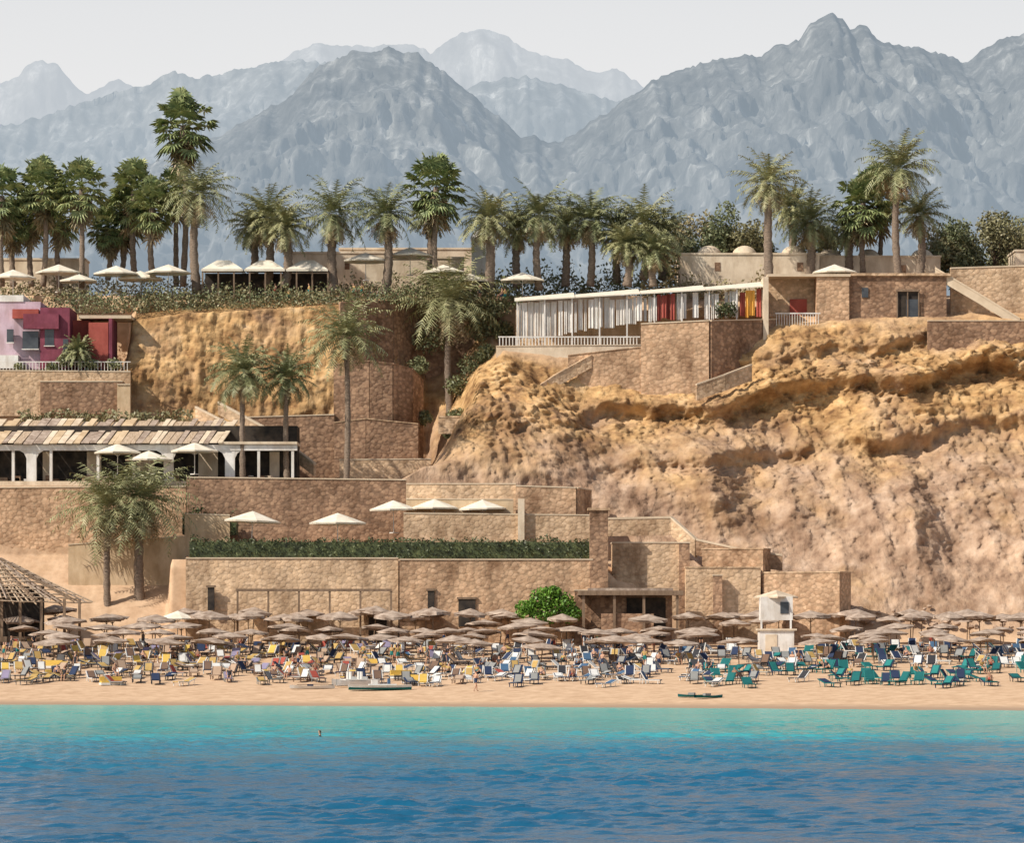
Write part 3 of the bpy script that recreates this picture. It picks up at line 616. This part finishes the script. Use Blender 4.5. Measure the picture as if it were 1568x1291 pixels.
def f(b):
    px=794
    while px<1168:
        col='white'
        if 1004<px<1030 or 1130<px<1140 or 1148<px<1166: col='red'
        if 1140<=px<=1148: col='orange'
        w=random.uniform(.25,.6)
        if 1030<px<1128 and random.random()<.3: px+=9; continue
        yy=y+random.uniform(0,.4); t=Z(slope(px)+random.choice([1,2,3,5]),y)
        bo=Z(np.interp(px,[790,1000,1170],[524,492,486])-random.uniform(0,5),y)
        n=5
        vs=[]
        for i in range(n+1):
            xx=X(px,y)+w*i/n; o_=.09*math.sin(i*2.2+px); vs+=[(xx,yy+o_,bo),(xx,yy+o_*.5,t)]
        b.add(vs,[(2*i,2*i+2,2*i+3,2*i+1) for i in range(n)],col)
        px+=w*15.1+random.choice([.3,.5,1,2.5])
part(e,'curtains',f)
def f(b):
    for px in range(792,1172,42): b.box(X(px,y)-.07,X(px,y)+.07,y-.25,y-.1,zb-.3,Z(slope(px),y),'white')
    b.box(X(790,y),X(1170,y),y+4,y+4.2,zb,Z(470,y),'plaster')
    b.box(X(1168,y),X(1176,y),y-.8,y+3,zb,Z(425,y),'cream')
part(e,'posts',f)
def f(b):
    for p0,p1 in((788,880),(881,980),(981,1080),(1081,1170)):
        z0=Z(slope(p0),y);z1=Z(slope(p1),y); x0=X(p0,y);x1=X(p1,y)
        b.add([(x0,y-.5,z0),(x1,y-.5,z1),(x1,y+6,z1+1.0),(x0,y+6,z0+.8),(x0,y-.5,z0+.12),(x1,y-.5,z1+.12),(x1,y+6,z1+1.1),(x0,y+6,z0+.9)],[(0,3,2,1),(4,5,6,7),(0,1,5,4),(1,2,6,5),(2,3,7,6),(3,0,4,7)],'canvas')
part(e,'roof',f)
part(e,'balustrade',lambda b:[b.box(X(px,95.6)-.05,X(px,95.6)+.05,95.5,95.6,Z(531,95.6),Z(517,95.6),'white') for px in range(765,980,5)]+[b.box(X(763,95.6),X(980,95.6),95.48,95.62,Z(517,95.6)+.003,Z(515,95.6),'white')])
leafobj('potted_shrub',np.concatenate([blobpts((X(px,96.5),96.5,Z(474,96.5)),(.8,.6,.9),260) for px in(1105,1118)]),.15,'hedge')
e=bld('stone_lounge_building'); y=98.5; zb=36
def f(b):
    b.box(X(1178,y),X(1250,y),y+2.5,y+8,zb,Z(424,y),'stone_l')
    b.box(X(1250,y),X(1300,y),y-.3,y+7,zb,Z(424,y),'stone')
    b.box(X(1301,y),X(1450,y),y+.4,y+7,zb,Z(422,y),'stone_d')  # shade on this part put into the colour by the darker stone
part(e,'walls',f)
def f(b):
    b.box(X(1175,y),X(1302,y),y-.5,y+8.2,Z(424,y)+.003,Z(420,y),'coping'); b.box(X(1303,y),X(1456,y),y+.1,y+7.2,Z(422,y)+.003,Z(418,y),'stone_l')
part(e,'parapet',f)
def f(b):
    b.box(X(1375,y),X(1407,y),y+.3,y+.39,Z(487,y),Z(446,y),'dark'); b.box(X(1388,y),X(1406,y),y+.2,y+.29,Z(487,y),Z(458,y),'glass')
    for px in(1374,1390,1407): b.box(X(px,y)-.06,X(px,y)+.06,y+.1,y+.19,Z(487,y),Z(446,y),'wood')
    b.box(X(1372,y),X(1409,y),y+.05,y+.18,Z(446,y),Z(443,y),'wood')
part(e,'door',f)
part(e,'red_door',lambda b:(b.box(X(1212,y),X(1238,y),y+2.3,y+2.45,Z(490,y),Z(455,y),'red')))
part(e,'window',lambda b:(b.box(X(1320,y),X(1330,y),y+.3,y+.39,Z(455,y),Z(440,y),'glass')))
def f(b):
    for px in range(1188,1255,4): b.box(X(px,y)-.03,X(px,y)+.03,y-1.0,y-.95,Z(500,y),Z(482,y),'white')
    b.box(X(1186,y),X(1255,y),y-1.03,y-.93,Z(482,y)+.003,Z(480,y),'white')
part(e,'terrace_railing',f)
e=bld('beach_bar_hut'); y=62
def f(b):
    b.box(X(885,y),X(1045,y),y-2,y+2.5,Z(912,y),Z(905,y),'wood'); b.box(X(900,y),X(1030,y),y-1.2,y+2,Z(905,y)+.003,Z(901,y),'thatch')
part(e,'roof',f)
def f(b):
    for px in(893,940,985,1036): b.box(X(px,y)-.12,X(px,y)+.12,y-1.8,y-1.6,4,Z(912,y),'wood')
    b.box(X(905,y),X(1030,y),y+1,y+2,4,Z(912,y),'stone_d'); b.box(X(960,y),X(1020,y),y+.85,y+.99,5,Z(916,y),'dark'); b.box(X(920,y),X(1000,y),y-1.5,y-.9,4,Z(940,y),'stone_d')
part(e,'posts_and_counter',f)
e=bld('beach_pergola'); y=63.5
def f(b):
    b.box(X(362,y),X(600,y),y-.3,y,Z(906,y),Z(902,y),'wood')
    for px in range(364,602,47): b.box(X(px,y)-.09,X(px,y)+.09,y-.25,y-.05,4,Z(906,y),'wood')
part(e,'frame',f)
for p0,p1,t,bo in((565,592,945,985),(702,728,918,960),(318,328,900,935),(655,665,905,935)):
    b=B(); y=64.8; b.box(X(p0,y),X(p1,y),y-.02,y+.4,Z(bo,y),Z(t,y),'dark'); b.box(X(p0,y)-.15,X(p1,y)+.15,y-.1,y+.1,Z(t,y)+.003,Z(t,y)+.2,'wood'); b.obj('wall_doorway')
e=bld('white_lifeguard_kiosk'); y=50; zb=3.4
def f(b):
    b.box(X(1163,y),X(1216,y),y,y+2.6,zb,Z(966,y),'white'); b.box(X(1165,y),X(1214,y),y+.1,y+2.5,Z(950,y),Z(914,y),'white')
    for px in(1166,1211): b.box(X(px,y)-.08,X(px,y)+.08,y+.02,y+.2,Z(966,y),Z(950,y),'white')
    b.box(X(1160,y),X(1220,y),y-.15,y+2.8,Z(966,y)+.003,Z(963,y),'cream')
part(e,'cabin',f)
def f(b): b.cone((X(1190,y),y+1.3,Z(914,y)),2.0,.6,'cream',4)
part(e,'roof',f)
part(e,'windows',lambda b:(b.box(X(1195,y),X(1208,y),y+.04,y+.09,Z(940,y),Z(922,y),'glass'),b.box(X(1172,y),X(1190,y),y-.05,y-.005,Z(1000,y),Z(972,y),'cream')))
e=bld('cane_roofed_beach_restaurant'); y=60
def f(b):
    ax,az=X(-25,y),Z(842,y)
    for i in range(44):
        t=i/43; px=-150+t*290; d=math.sin(t*math.pi)
        x1=X(px,y)+random.uniform(-.2,.2); z1=Z(925-3*d+random.uniform(-6,6),y); yy=y-5*d; k0=random.uniform(0,.3)
        p0=(ax*(1-k0)+x1*k0,y+1.5-(y+1.5-yy)*k0,az*(1-k0)+z1*k0)
        b.tube([p0,((p0[0]+x1)/2,(p0[1]+yy)/2,(p0[2]+z1)/2-.1),(x1,yy,z1)],[.06,.09,.07],random.choice(['roofwood','thatch','wood']),5)
    for kx in np.linspace(.25,1,11):
        pts=[]
        for i in range(26):
            t=i/25; px=-150+t*290; d=math.sin(t*math.pi); x1=X(px,y); z1=Z(925-3*d,y); yy=y-5*d
            pts.append((ax*(1-kx)+x1*kx,(y+1.5)*(1-kx)+yy*kx,az*(1-kx)+z1*kx+random.uniform(0,.15)))
        b.tube(pts,[.06]*26,'roofwood',4)
part(e,'cane_roof',f)
def f(b):
    for px in(-30,10,38,70,105,128): b.box(X(px,y)-.12,X(px,y)+.12,y-3.5,y-3.3,3.5,Z(918,y),'wood')
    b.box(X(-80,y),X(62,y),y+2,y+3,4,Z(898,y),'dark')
    b.box(X(-60,y),X(130,y),y-3,y-2.8,4,Z(975,y),'wood')
part(e,'posts_and_walls',f)
W('plaster_wall',[(105,835,72.5),(285,822,72.5)],7,.5,'plaster',.1)

# ---------------- parasols ----------------
def parasol_mesh(name,r,h,ph,k,n=8,pk='white',rag=0,drop=.15):
    b=B(); b.tube([(0,0,0),(0,0,ph+h*.8)],[.05,.04],pk,6); b.cone((0,0,ph),r,h,k,n,drop,0,rag)
    for j in range(4):
        t=j*math.pi/2+.4; b.tube([(0,0,ph-.4),(r*.55*math.cos(t),r*.55*math.sin(t),ph+h*.42)],[.02,.02],pk,4)
    b.box(-.3,.3,-.3,.3,0,.1,pk); return b.mesh(name)
wp=[parasol_mesh('market_parasol',2.7,.95,2.3,'canvas',8),parasol_mesh('market_parasol',2.3,.85,2.3,'canvas',8)]
for px,py,y in((385,793,70),(517,796,70),(603,775,73.5),(665,773,73.5),(740,774,73.2)):
    o=inst('market_parasol',random.choice(wp),(X(px,y),y,Z(py-8,y)-3.1),random.random()); o.rotation_euler[1]=random.uniform(-.05,.05)
for px,py,y in((180,686,78.9),(228,697,78.6),(298,684,78.9)): inst('market_parasol',wp[1],(X(px,y),y,Z(py-6,y)-3.1),random.random())
for px,py,y in((178,414,102),(258,412,102),(215,422,104),(628,386,106),(560,394,105),(1278,412,103),(1225,425,103),(120,425,104),(20,420,104),(680,412,104),(800,424,104),(90,412,105),(720,425,104)): inst('market_parasol',wp[py%2],(X(px,y),y,Z(py-10,y)-3.1),random.random(),.9)
tp=[parasol_mesh('thatched_beach_umbrella',r,.36,2.1,'thatch',14,'wood',.1,.12) for r in(1.5,1.7,1.4,1.85)]
for row,(yr,sp_) in enumerate(((34,6.0),(39,4.9),(44,4.4),(49,4.2),(53.5,4.0),(58,3.9),(62,3.7),(63.5,5.5))):
    x=-50+random.random()*3
    while x<50:
        yy=yr+random.uniform(-1.8,1.8)*(1 if row<7 else .3); px=784+x*S(yy)
        ok=not(1140<px<1240 and yy<53) and not(880<px<1050 and yy>57)and not(row==0 and px<700) and not(yy<54 and px<60)
        if px>1200 and row<2: ok=random.random()<.75
        if ok and random.random()<.93:
            k=random.uniform(.9,1.1)
            o=inst('thatched_beach_umbrella',random.choice(tp),(x,yy,beachz(x,yy)-.1),random.random()*6,(k,k,k*(1 if row<5 else random.uniform(1.1,1.45)))); o.rotation_euler=(random.uniform(-.09,.09),random.uniform(-.09,.09),o.rotation_euler[2])
        x+=sp_*random.uniform(.75,1.3)
inst('market_parasol',wp[1],(X(272,58),58,Z(926,58)-3.1),.3,.8)

# ---------------- loungers ----------------
def fab(name,c): M[name]=vary(name,c,tuple(v*1.15 for v in c),2,bs=0)
for n_,c in dict(f_white=(.58,.57,.54),f_navy=(.025,.038,.08),f_blue=(.055,.11,.19),f_yellow=(.56,.38,.09),f_gold=(.42,.28,.10),f_teal=(.012,.11,.11),f_teal2=(.025,.18,.17),f_grey=(.23,.23,.22),f_black=(.035,.035,.04),f_red=(.32,.07,.05),f_brown=(.16,.10,.07),f_lilac=(.23,.20,.29),f_tan=(.38,.27,.19)).items(): fab(n_,c)
def lounger(k,fr,towel=None,tilt=48):
    b=B(); b.box(-.33,.33,-1.0,.25,.30,.36,k)
    a=math.radians(tilt); c,s=math.cos(a),math.sin(a); l=.8
    def bk(x0,x1,s0,s1,t0,t1,kk):
        vs=[]
        for t in(t0,t1):
            for x,q in((x0,s0),(x1,s0),(x1,s1),(x0,s1)): vs.append((x,.25+q*c-t*s,.33+q*s+t*c))
        b.add(vs,[(0,3,2,1),(4,5,6,7),(0,1,5,4),(1,2,6,5),(2,3,7,6),(3,0,4,7)],kk)
    bk(-.31,.31,0.02,l,0,.06,k)
    for x in(-.36,.36): b.box(x-.03,x+.03,-1.02,.3,.27,.34,fr); bk(x-.035,x+.035,0,l+.03,-.03,.04,fr)
    for x in(-.33,.33):
        for y in(-.85,.2): b.box(x-.03,x+.03,y-.03,y+.03,0,.27,fr)
        b.tube([(x,.75,0),(x,.25+l*c*.85,.33+l*s*.8)],[.025,.025],fr,4)
    if towel: b.box(-.27,.27,-.9,.22,.365,.40,towel); bk(-.27,.27,.04,l-.06,.065,.095,towel)
    return b.mesh('sun_lounger')
def lset(lst):
    return [lounger(*(q+(None,)*(3-len(q))),tilt=t) for q in lst for t in(20,42,58)]
LG={'L':lset([('f_grey','f_black','f_gold'),('f_white','f_grey'),('f_grey','f_black'),('f_gold','f_white'),('f_black','f_grey','f_gold'),('f_navy','f_white','f_brown'),('f_grey','f_grey','f_red'),('f_brown','f_brown','f_white'),('f_lilac','f_grey'),('f_yellow','f_white'),('f_brown','f_black','f_tan'),('f_navy','f_black'),('f_tan','f_brown')]),
'M':lset([('f_navy','f_white'),('f_navy','f_white','f_white'),('f_white','f_navy'),('f_navy','f_grey'),('f_blue','f_white'),('f_black','f_white','f_white'),('f_white','f_grey','f_gold'),('f_navy','f_navy','f_grey'),('f_grey','f_black'),('f_black','f_white'),('f_brown','f_black')]),
'R':lset([('f_teal','f_teal'),('f_teal','f_teal2'),('f_teal','f_navy','f_teal2'),('f_teal','f_black'),('f_navy','f_teal')])}
occ=[]
def rowy(x,u):
    a=float(shore(x))+20; return a+(56-a)*u
for ri in range(15):
    u=ri/14; x=-48+random.random()
    while x<50:
        y=rowy(x,u)+random.uniform(-1,1); px=784+x*S(y); t=px/1568+random.uniform(-.12,.12)
        z='L' if t<.40 else('M' if t<.74 else 'R')
        if z=='R' and u>.45 and random.random()<.7: z='M'
        clump=noise.noise(Vector((x*.16,y*.2,5))); cl2=noise.noise(Vector((x*.3,y*.35,15)))
        prob=(.78 if cl2>-.12 else .15) if z!='R' else (.82 if clump>-.05 else .05)
        if ri==0: prob*=.45
        if 1140<px<1235 and y>46: prob=0
        if random.random()<prob:
            inst('sun_lounger',random.choice(LG[z]),(x,y,beachz(x,y)),random.choice([0,0,.15,-.45,-.7,.5,1.2])+random.uniform(-.2,.2),random.uniform(.92,1.05)); occ.append((x,y))
        x+=random.uniform(.9,1.5)
b=B(); b.tube([(0,0,0),(0,0,.45)],[.04,.04],'f_white',5); b.tube([(0,0,.45),(0,0,.5)],[.28,.28],'f_white',10); tbl=b.mesh('beach_side_table')
b=B(); b.add([(-.2,-.12,0),(.2,-.12,0),(.2,.12,0),(-.2,.12,0),(-.26,-.1,.32),(.26,-.1,.32),(.26,.1,.32),(-.26,.1,.32)],[(0,3,2,1),(4,5,6,7),(0,1,5,4),(1,2,6,5),(2,3,7,6),(3,0,4,7)],'f_red'); b.tube([(-.15,0,.32),(-.08,0,.52),(.08,0,.52),(.15,0,.32)],[.015]*4,'f_brown',4); bag=b.mesh('beach_bag')
for x,y in random.sample(occ,70): inst(*( ('beach_side_table',tbl) if random.random()<.6 else ('beach_bag',bag)),(x+.55,y+.2,beachz(x+.55,y+.2)),random.random()*3)

# ---------------- people ----------------
M['skin']=vary('sunbather_skin',(.42,.24,.16),(.52,.31,.21),4,.6,bs=0); M['skin2']=vary('tanned_skin',(.26,.14,.09),(.34,.19,.12),4,.6,bs=0)
M['hair']=vary('hair',(.03,.02,.015),(.09,.055,.03),6,bs=0)
def person(pose,skin,suit,top=None):
    J={'pel':(0,0,.95),'bel':(0,0,1.1),'che':(0,-.01,1.32),'nec':(0,0,1.5),'hd0':(0,-.01,1.58),'hd':(0,-.02,1.68),'ht':(0,-.01,1.76)}
    for s in(-1,1):
        J['sh%d'%s]=(s*.18,0,1.42);J['el%d'%s]=(s*.25,.03,1.13);J['wr%d'%s]=(s*.25,-.06,.88);J['fi%d'%s]=(s*.24,-.1,.74)
        J['hi%d'%s]=(s*.10,0,.9);J['kn%d'%s]=(s*.11,-.02,.49);J['an%d'%s]=(s*.12,.02,.09);J['to%d'%s]=(s*.14,-.16,.03)
    if pose=='walk':
        J['kn1']=(.1,-.17,.52);J['an1']=(.1,-.22,.12);J['to1']=(.1,-.4,.06);J['kn-1']=(-.1,.08,.5);J['an-1']=(-.1,.32,.13);J['to-1']=(-.1,.22,.03)
        J['el1']=(.26,.14,1.16);J['wr1']=(.24,.1,.92);J['fi1']=(.23,.08,.79);J['el-1']=(-.26,-.06,1.14);J['wr-1']=(-.22,-.26,1.0);J['fi-1']=(-.2,-.38,.97)
    if pose in('sit','lie'):
        h=.47 if pose=='sit' else .45; tilt=0 if pose=='sit' else 42
        def tr(p,o=.95): 
            a=math.radians(tilt); dz=p[2]-o; return (p[0],.05+p[1]*math.cos(a)+dz*math.sin(a),h+dz*math.cos(a)-p[1]*math.sin(a)*.5)
        for k in list(J):
            if k[:2] in('kn','an','to','hi'): continue
            J[k]=tr(J[k])
        for s in(-1,1):
            J['hi%d'%s]=(s*.1,0,h)
            if pose=='sit': J['kn%d'%s]=(s*.12,-.44,h+.03);J['an%d'%s]=(s*.12,-.5,.08);J['to%d'%s]=(s*.13,-.68,.04);J['el%d'%s]=(s*.27,-.08,h+.22);J['wr%d'%s]=(s*.18,-.3,h+.12);J['fi%d'%s]=(s*.15,-.42,h+.1)
            else: J['kn%d'%s]=(s*.12,-.42,h+(.22 if s>0 else .02));J['an%d'%s]=(s*.12,-.85,h);J['to%d'%s]=(s*.14,-.93,h+.17)
    R={'pel':.14,'bel':.125,'che':.15,'nec':.055,'hd0':.07,'hd':.1,'ht':.07,'sh':.06,'el':.042,'wr':.03,'fi':.035,'hi':.095,'kn':.06,'an':.04,'to':.035}
    names=list(J); idx={k:i for i,k in enumerate(names)}
    E=[('pel','bel'),('bel','che'),('che','nec'),('nec','hd0'),('hd0','hd'),('hd','ht')]
    for s in(-1,1): E+=[('che','sh%d'%s),('sh%d'%s,'el%d'%s),('el%d'%s,'wr%d'%s),('wr%d'%s,'fi%d'%s),('pel','hi%d'%s),('hi%d'%s,'kn%d'%s),('kn%d'%s,'an%d'%s),('an%d'%s,'to%d'%s)]
    me=bpy.data.meshes.new('p'); me.from_pydata([J[k] for k in names],[(idx[a],idx[b]) for a,b in E],[])
    o=bpy.data.objects.new('p',me); COL.objects.link(o); mo=o.modifiers.new('s','SKIN'); 
    for i,k in enumerate(names):
        r=R.get(k,R.get(k[:2],.05)); me.skin_vertices[0].data[i].radius=(r,r); me.skin_vertices[0].data[i].use_root=(k=='pel')
    su=o.modifiers.new('u','SUBSURF'); su.levels=1
    dg=bpy.context.evaluated_depsgraph_get(); m2=bpy.data.meshes.new_from_object(o.evaluated_get(dg)); bpy.data.objects.remove(o)
    m2.materials.clear()
    for k in(skin,suit,'hair',top or suit): m2.materials.append(M[k])
    def dist(p,a,b_):
        a=Vector(a);b_=Vector(b_); d=b_-a; t=max(0,min(1,(p-a).dot(d)/d.length_squared)); return (p-(a+d*t)).length,t
    for pl in m2.polygons:
        c=pl.center; best=min(((dist(c,J[a],J[b_])[0]/ (R.get(a,R.get(a[:2],.05))),(a,b_),dist(c,J[a],J[b_])[1]) for a,b_ in E),key=lambda q:q[0]); a,b_=best[1]; t=best[2]
        mi=0
        if a=='pel' or (a[:2]=='hi' and t<.35): mi=1
        if top and a in('bel','che') and b_!='nec': mi=3
        if a in('hd','hd0') and (c-Vector(J['hd'])).y>-.02: mi=2
        if b_=='ht' and t>.6: mi=2
        pl.material_index=mi; pl.use_smooth=True
    m2.name='person_'+pose; return m2
PM={}
for pose in('stand','walk','sit','lie'):
    PM[pose]=[person(pose,'skin','f_navy'),person(pose,'skin2','f_red'),person(pose,'skin','f_black','f_black'),person(pose,'skin2','f_blue','f_grey'),person(pose,'skin','f_teal2','f_gold')]
random.shuffle(occ)
for x,y in occ[:60]: inst('sunbather',random.choice(PM['lie']),(x,y,beachz(x,y)+.02),random.uniform(-.2,.2))
for x,y in occ[60:85]: inst('sunbather',random.choice(PM['sit']),(x+.1,y-.1,beachz(x,y)),random.uniform(-.8,.8))
for i in range(38):
    x=random.uniform(-46,26 if i<32 else 44); y=rowy(x,.25+random.random()**.8*.85); inst('beach_visitor',random.choice(PM[random.choice(['stand','walk'])]),(x,y,beachz(x,y)),random.uniform(0,6.28),random.uniform(.9,1.0))
for px in(728,): 
    x=X(px,5); y=float(shore(x))+14; inst('beach_visitor',random.choice(PM['walk']),(x,y,beachz(x,y)),random.uniform(0,6.28),.95)
for i in range(6): x=X(random.uniform(380,880),70); inst('terrace_guest',random.choice(PM['stand']),(x,random.uniform(69,71),12.35),random.uniform(0,6.28))
for i in range(12): 
    px=random.uniform(380,780); y=101.5+random.random()*2; inst('terrace_guest',random.choice(PM['stand']+PM['sit']),(X(px,y),y,39.5),random.uniform(0,6.28))
for px,py in((490,1128),):
    d=36000/(py-960); x=(px-784)*d/F; inst('swimmer',random.choice(PM['stand']),(x,d-300,-1.42),random.uniform(0,6))

# ---------------- boats ----------------
def hull(b,x0,L_,w,h,k,k2,z=0.05):
    n=10; vs=[];
    for i in range(n+1):
        t=i/n; ww=w/2*math.sin(math.pi*min(.97,.12+t*.88))**.5; sh=h*(1+.45*(2*t-1)**2); xx=x0-L_/2+L_*t
        vs+=[(xx,-ww,z+sh),(xx,-ww*.65,z+.12*h),(xx,0,z),(xx,ww*.65,z+.12*h),(xx,ww,z+sh)]
    fs=[]
    for i in range(n):
        for j in range(4): fs.append((i*5+j,(i+1)*5+j,(i+1)*5+j+1,i*5+j+1))
    b.add(vs,fs,k); b.add(vs,[(i*5,i*5+4,(i+1)*5+4,(i+1)*5) for i in range(n)],k2)
b=B(); hull(b,0,5,1.1,.16,'f_teal','f_white'); hull(b,0,5.05,1.14,.2,'f_white','f_white',.2); b.box(-.9,1.3,-.4,.4,.42,.52,'f_white'); b.box(-.7,-.2,-.3,.3,.525,.85,'f_white'); b.box(.6,.8,-.4,.4,.525,.95,'f_blue'); bm1=b.mesh('small_boat')
b=B(); hull(b,0,3.6,.7,.2,'f_white','f_grey'); b.box(-.4,.1,-.22,.22,.25,.35,'f_navy'); b.tube([(-1.2,.1,.36),(1.3,-.1,.38)],[.025,.025],'f_black',5); b.box(1.3,1.7,-.2,0,.33,.37,'f_black'); bm2=b.mesh('kayak')
b=B(); hull(b,0,2.4,.6,.16,'f_teal','f_grey'); b.box(-.4,.1,-.2,.2,.2,.38,'f_grey'); bm4=b.mesh('kayak')
b=B()
for yy in(-.7,.7):
    o=len(b.v); hull(b,0,3.6,.5,.4,'f_white','f_white'); b.v[o:]=[(p[0],p[1]+yy,p[2]) for p in b.v[o:]]
b.box(-1.1,1.0,-.9,.9,.5,.6,'f_white')
for sx_ in(-.5,.4):
    for yy in(-.45,.45): b.box(sx_,sx_+.4,yy-.22,yy+.22,.603,.8,'f_white'); b.box(sx_-.12,sx_-.003,yy-.22,yy+.22,.603,1.2,'f_white')
bm3=b.mesh('pedal_boat')
for px,py,mm,nme,rz in((582,1058,bm1,'small_boat',.1),(478,1056,bm2,'kayak',.05),(1085,1070,bm4,'kayak',.5),(545,1052,bm3,'pedal_boat',.3),(1062,1069,bm4,'kayak',-.3)):
    for yy in np.arange(-30,40,.5):
        x=X(px,yy)
        if 960+(CAMH-beachz(x,yy))*S(yy)<=py: break
    inst(nme,mm,(x,float(yy),beachz(x,yy)),rz)
b=B(); b.box(-1.2,1.2,-.9,.9,.25,.45,'f_yellow'); b.box(-1.2,1.2,.5,.9,.455,.9,'f_yellow'); b.box(-1.25,1.25,-1,1,0,.247,'f_white'); dm=b.mesh('yellow_day_bed')
for px,u in((635,.08),(612,.2),(560,.5),(60,.2),(160,.02),(30,.45)): 
    x=X(px,15); y=rowy(x,u); inst('yellow_day_bed',dm,(x,y-1,beachz(x,y-1)),random.uniform(-.3,.3),.75)

# ---------------- world, sun, camera ----------------
el=math.radians(42); az=(-.87,-.49)
w=bpy.data.worlds.new('World'); sc.world=w; w.use_nodes=True; nt=w.node_tree; bg=nt.nodes['Background']
sky=nt.nodes.new('ShaderNodeTexSky'); sky.sky_type='NISHITA'; sky.sun_disc=False; sky.sun_elevation=el; sky.sun_rotation=math.atan2(az[0],az[1])%(2*math.pi)
sky.air_density=1.0; sky.dust_density=2; sky.ozone_density=1
tc=nt.nodes.new('ShaderNodeTexCoord'); sz=nt.nodes.new('ShaderNodeSeparateXYZ'); L(nt,tc.outputs['Generated'],sz.inputs[0])
hz=nt.nodes.new('ShaderNodeMapRange'); hz.interpolation_type='SMOOTHSTEP'; hz.inputs[1].default_value=.10; hz.inputs[2].default_value=.36; hz.inputs[3].default_value=.94; hz.inputs[4].default_value=.10
L(nt,sz.outputs[2],hz.inputs[0])
mx=mix(nt,hz.outputs[0],sky.outputs[0],(8.75,8.65,8.6))
L(nt,mx,bg.inputs[0]); bg.inputs[1].default_value=.10
sd=bpy.data.lights.new('sun','SUN'); sd.energy=5.0; sd.angle=math.radians(.5); sd.color=(1,.93,.82)
so=bpy.data.objects.new('sun',sd); COL.objects.link(so)
d=Vector((az[0]*math.cos(el),az[1]*math.cos(el),math.sin(el))); so.rotation_euler=d.to_track_quat('Z','Y').to_euler(); so.location=(0,0,100)
cd=bpy.data.cameras.new('camera'); co=bpy.data.objects.new('camera',cd); COL.objects.link(co); sc.camera=co
co.location=(0,-CAMD,CAMH); co.rotation_euler=(math.radians(90),0,0); cd.sensor_width=36; cd.lens=F/1568*36; cd.shift_y=(960-645.5)/1568; cd.clip_start=1; cd.clip_end=30000
sc.view_settings.view_transform='Standard'; sc.view_settings.look='None'; sc.view_settings.exposure=0
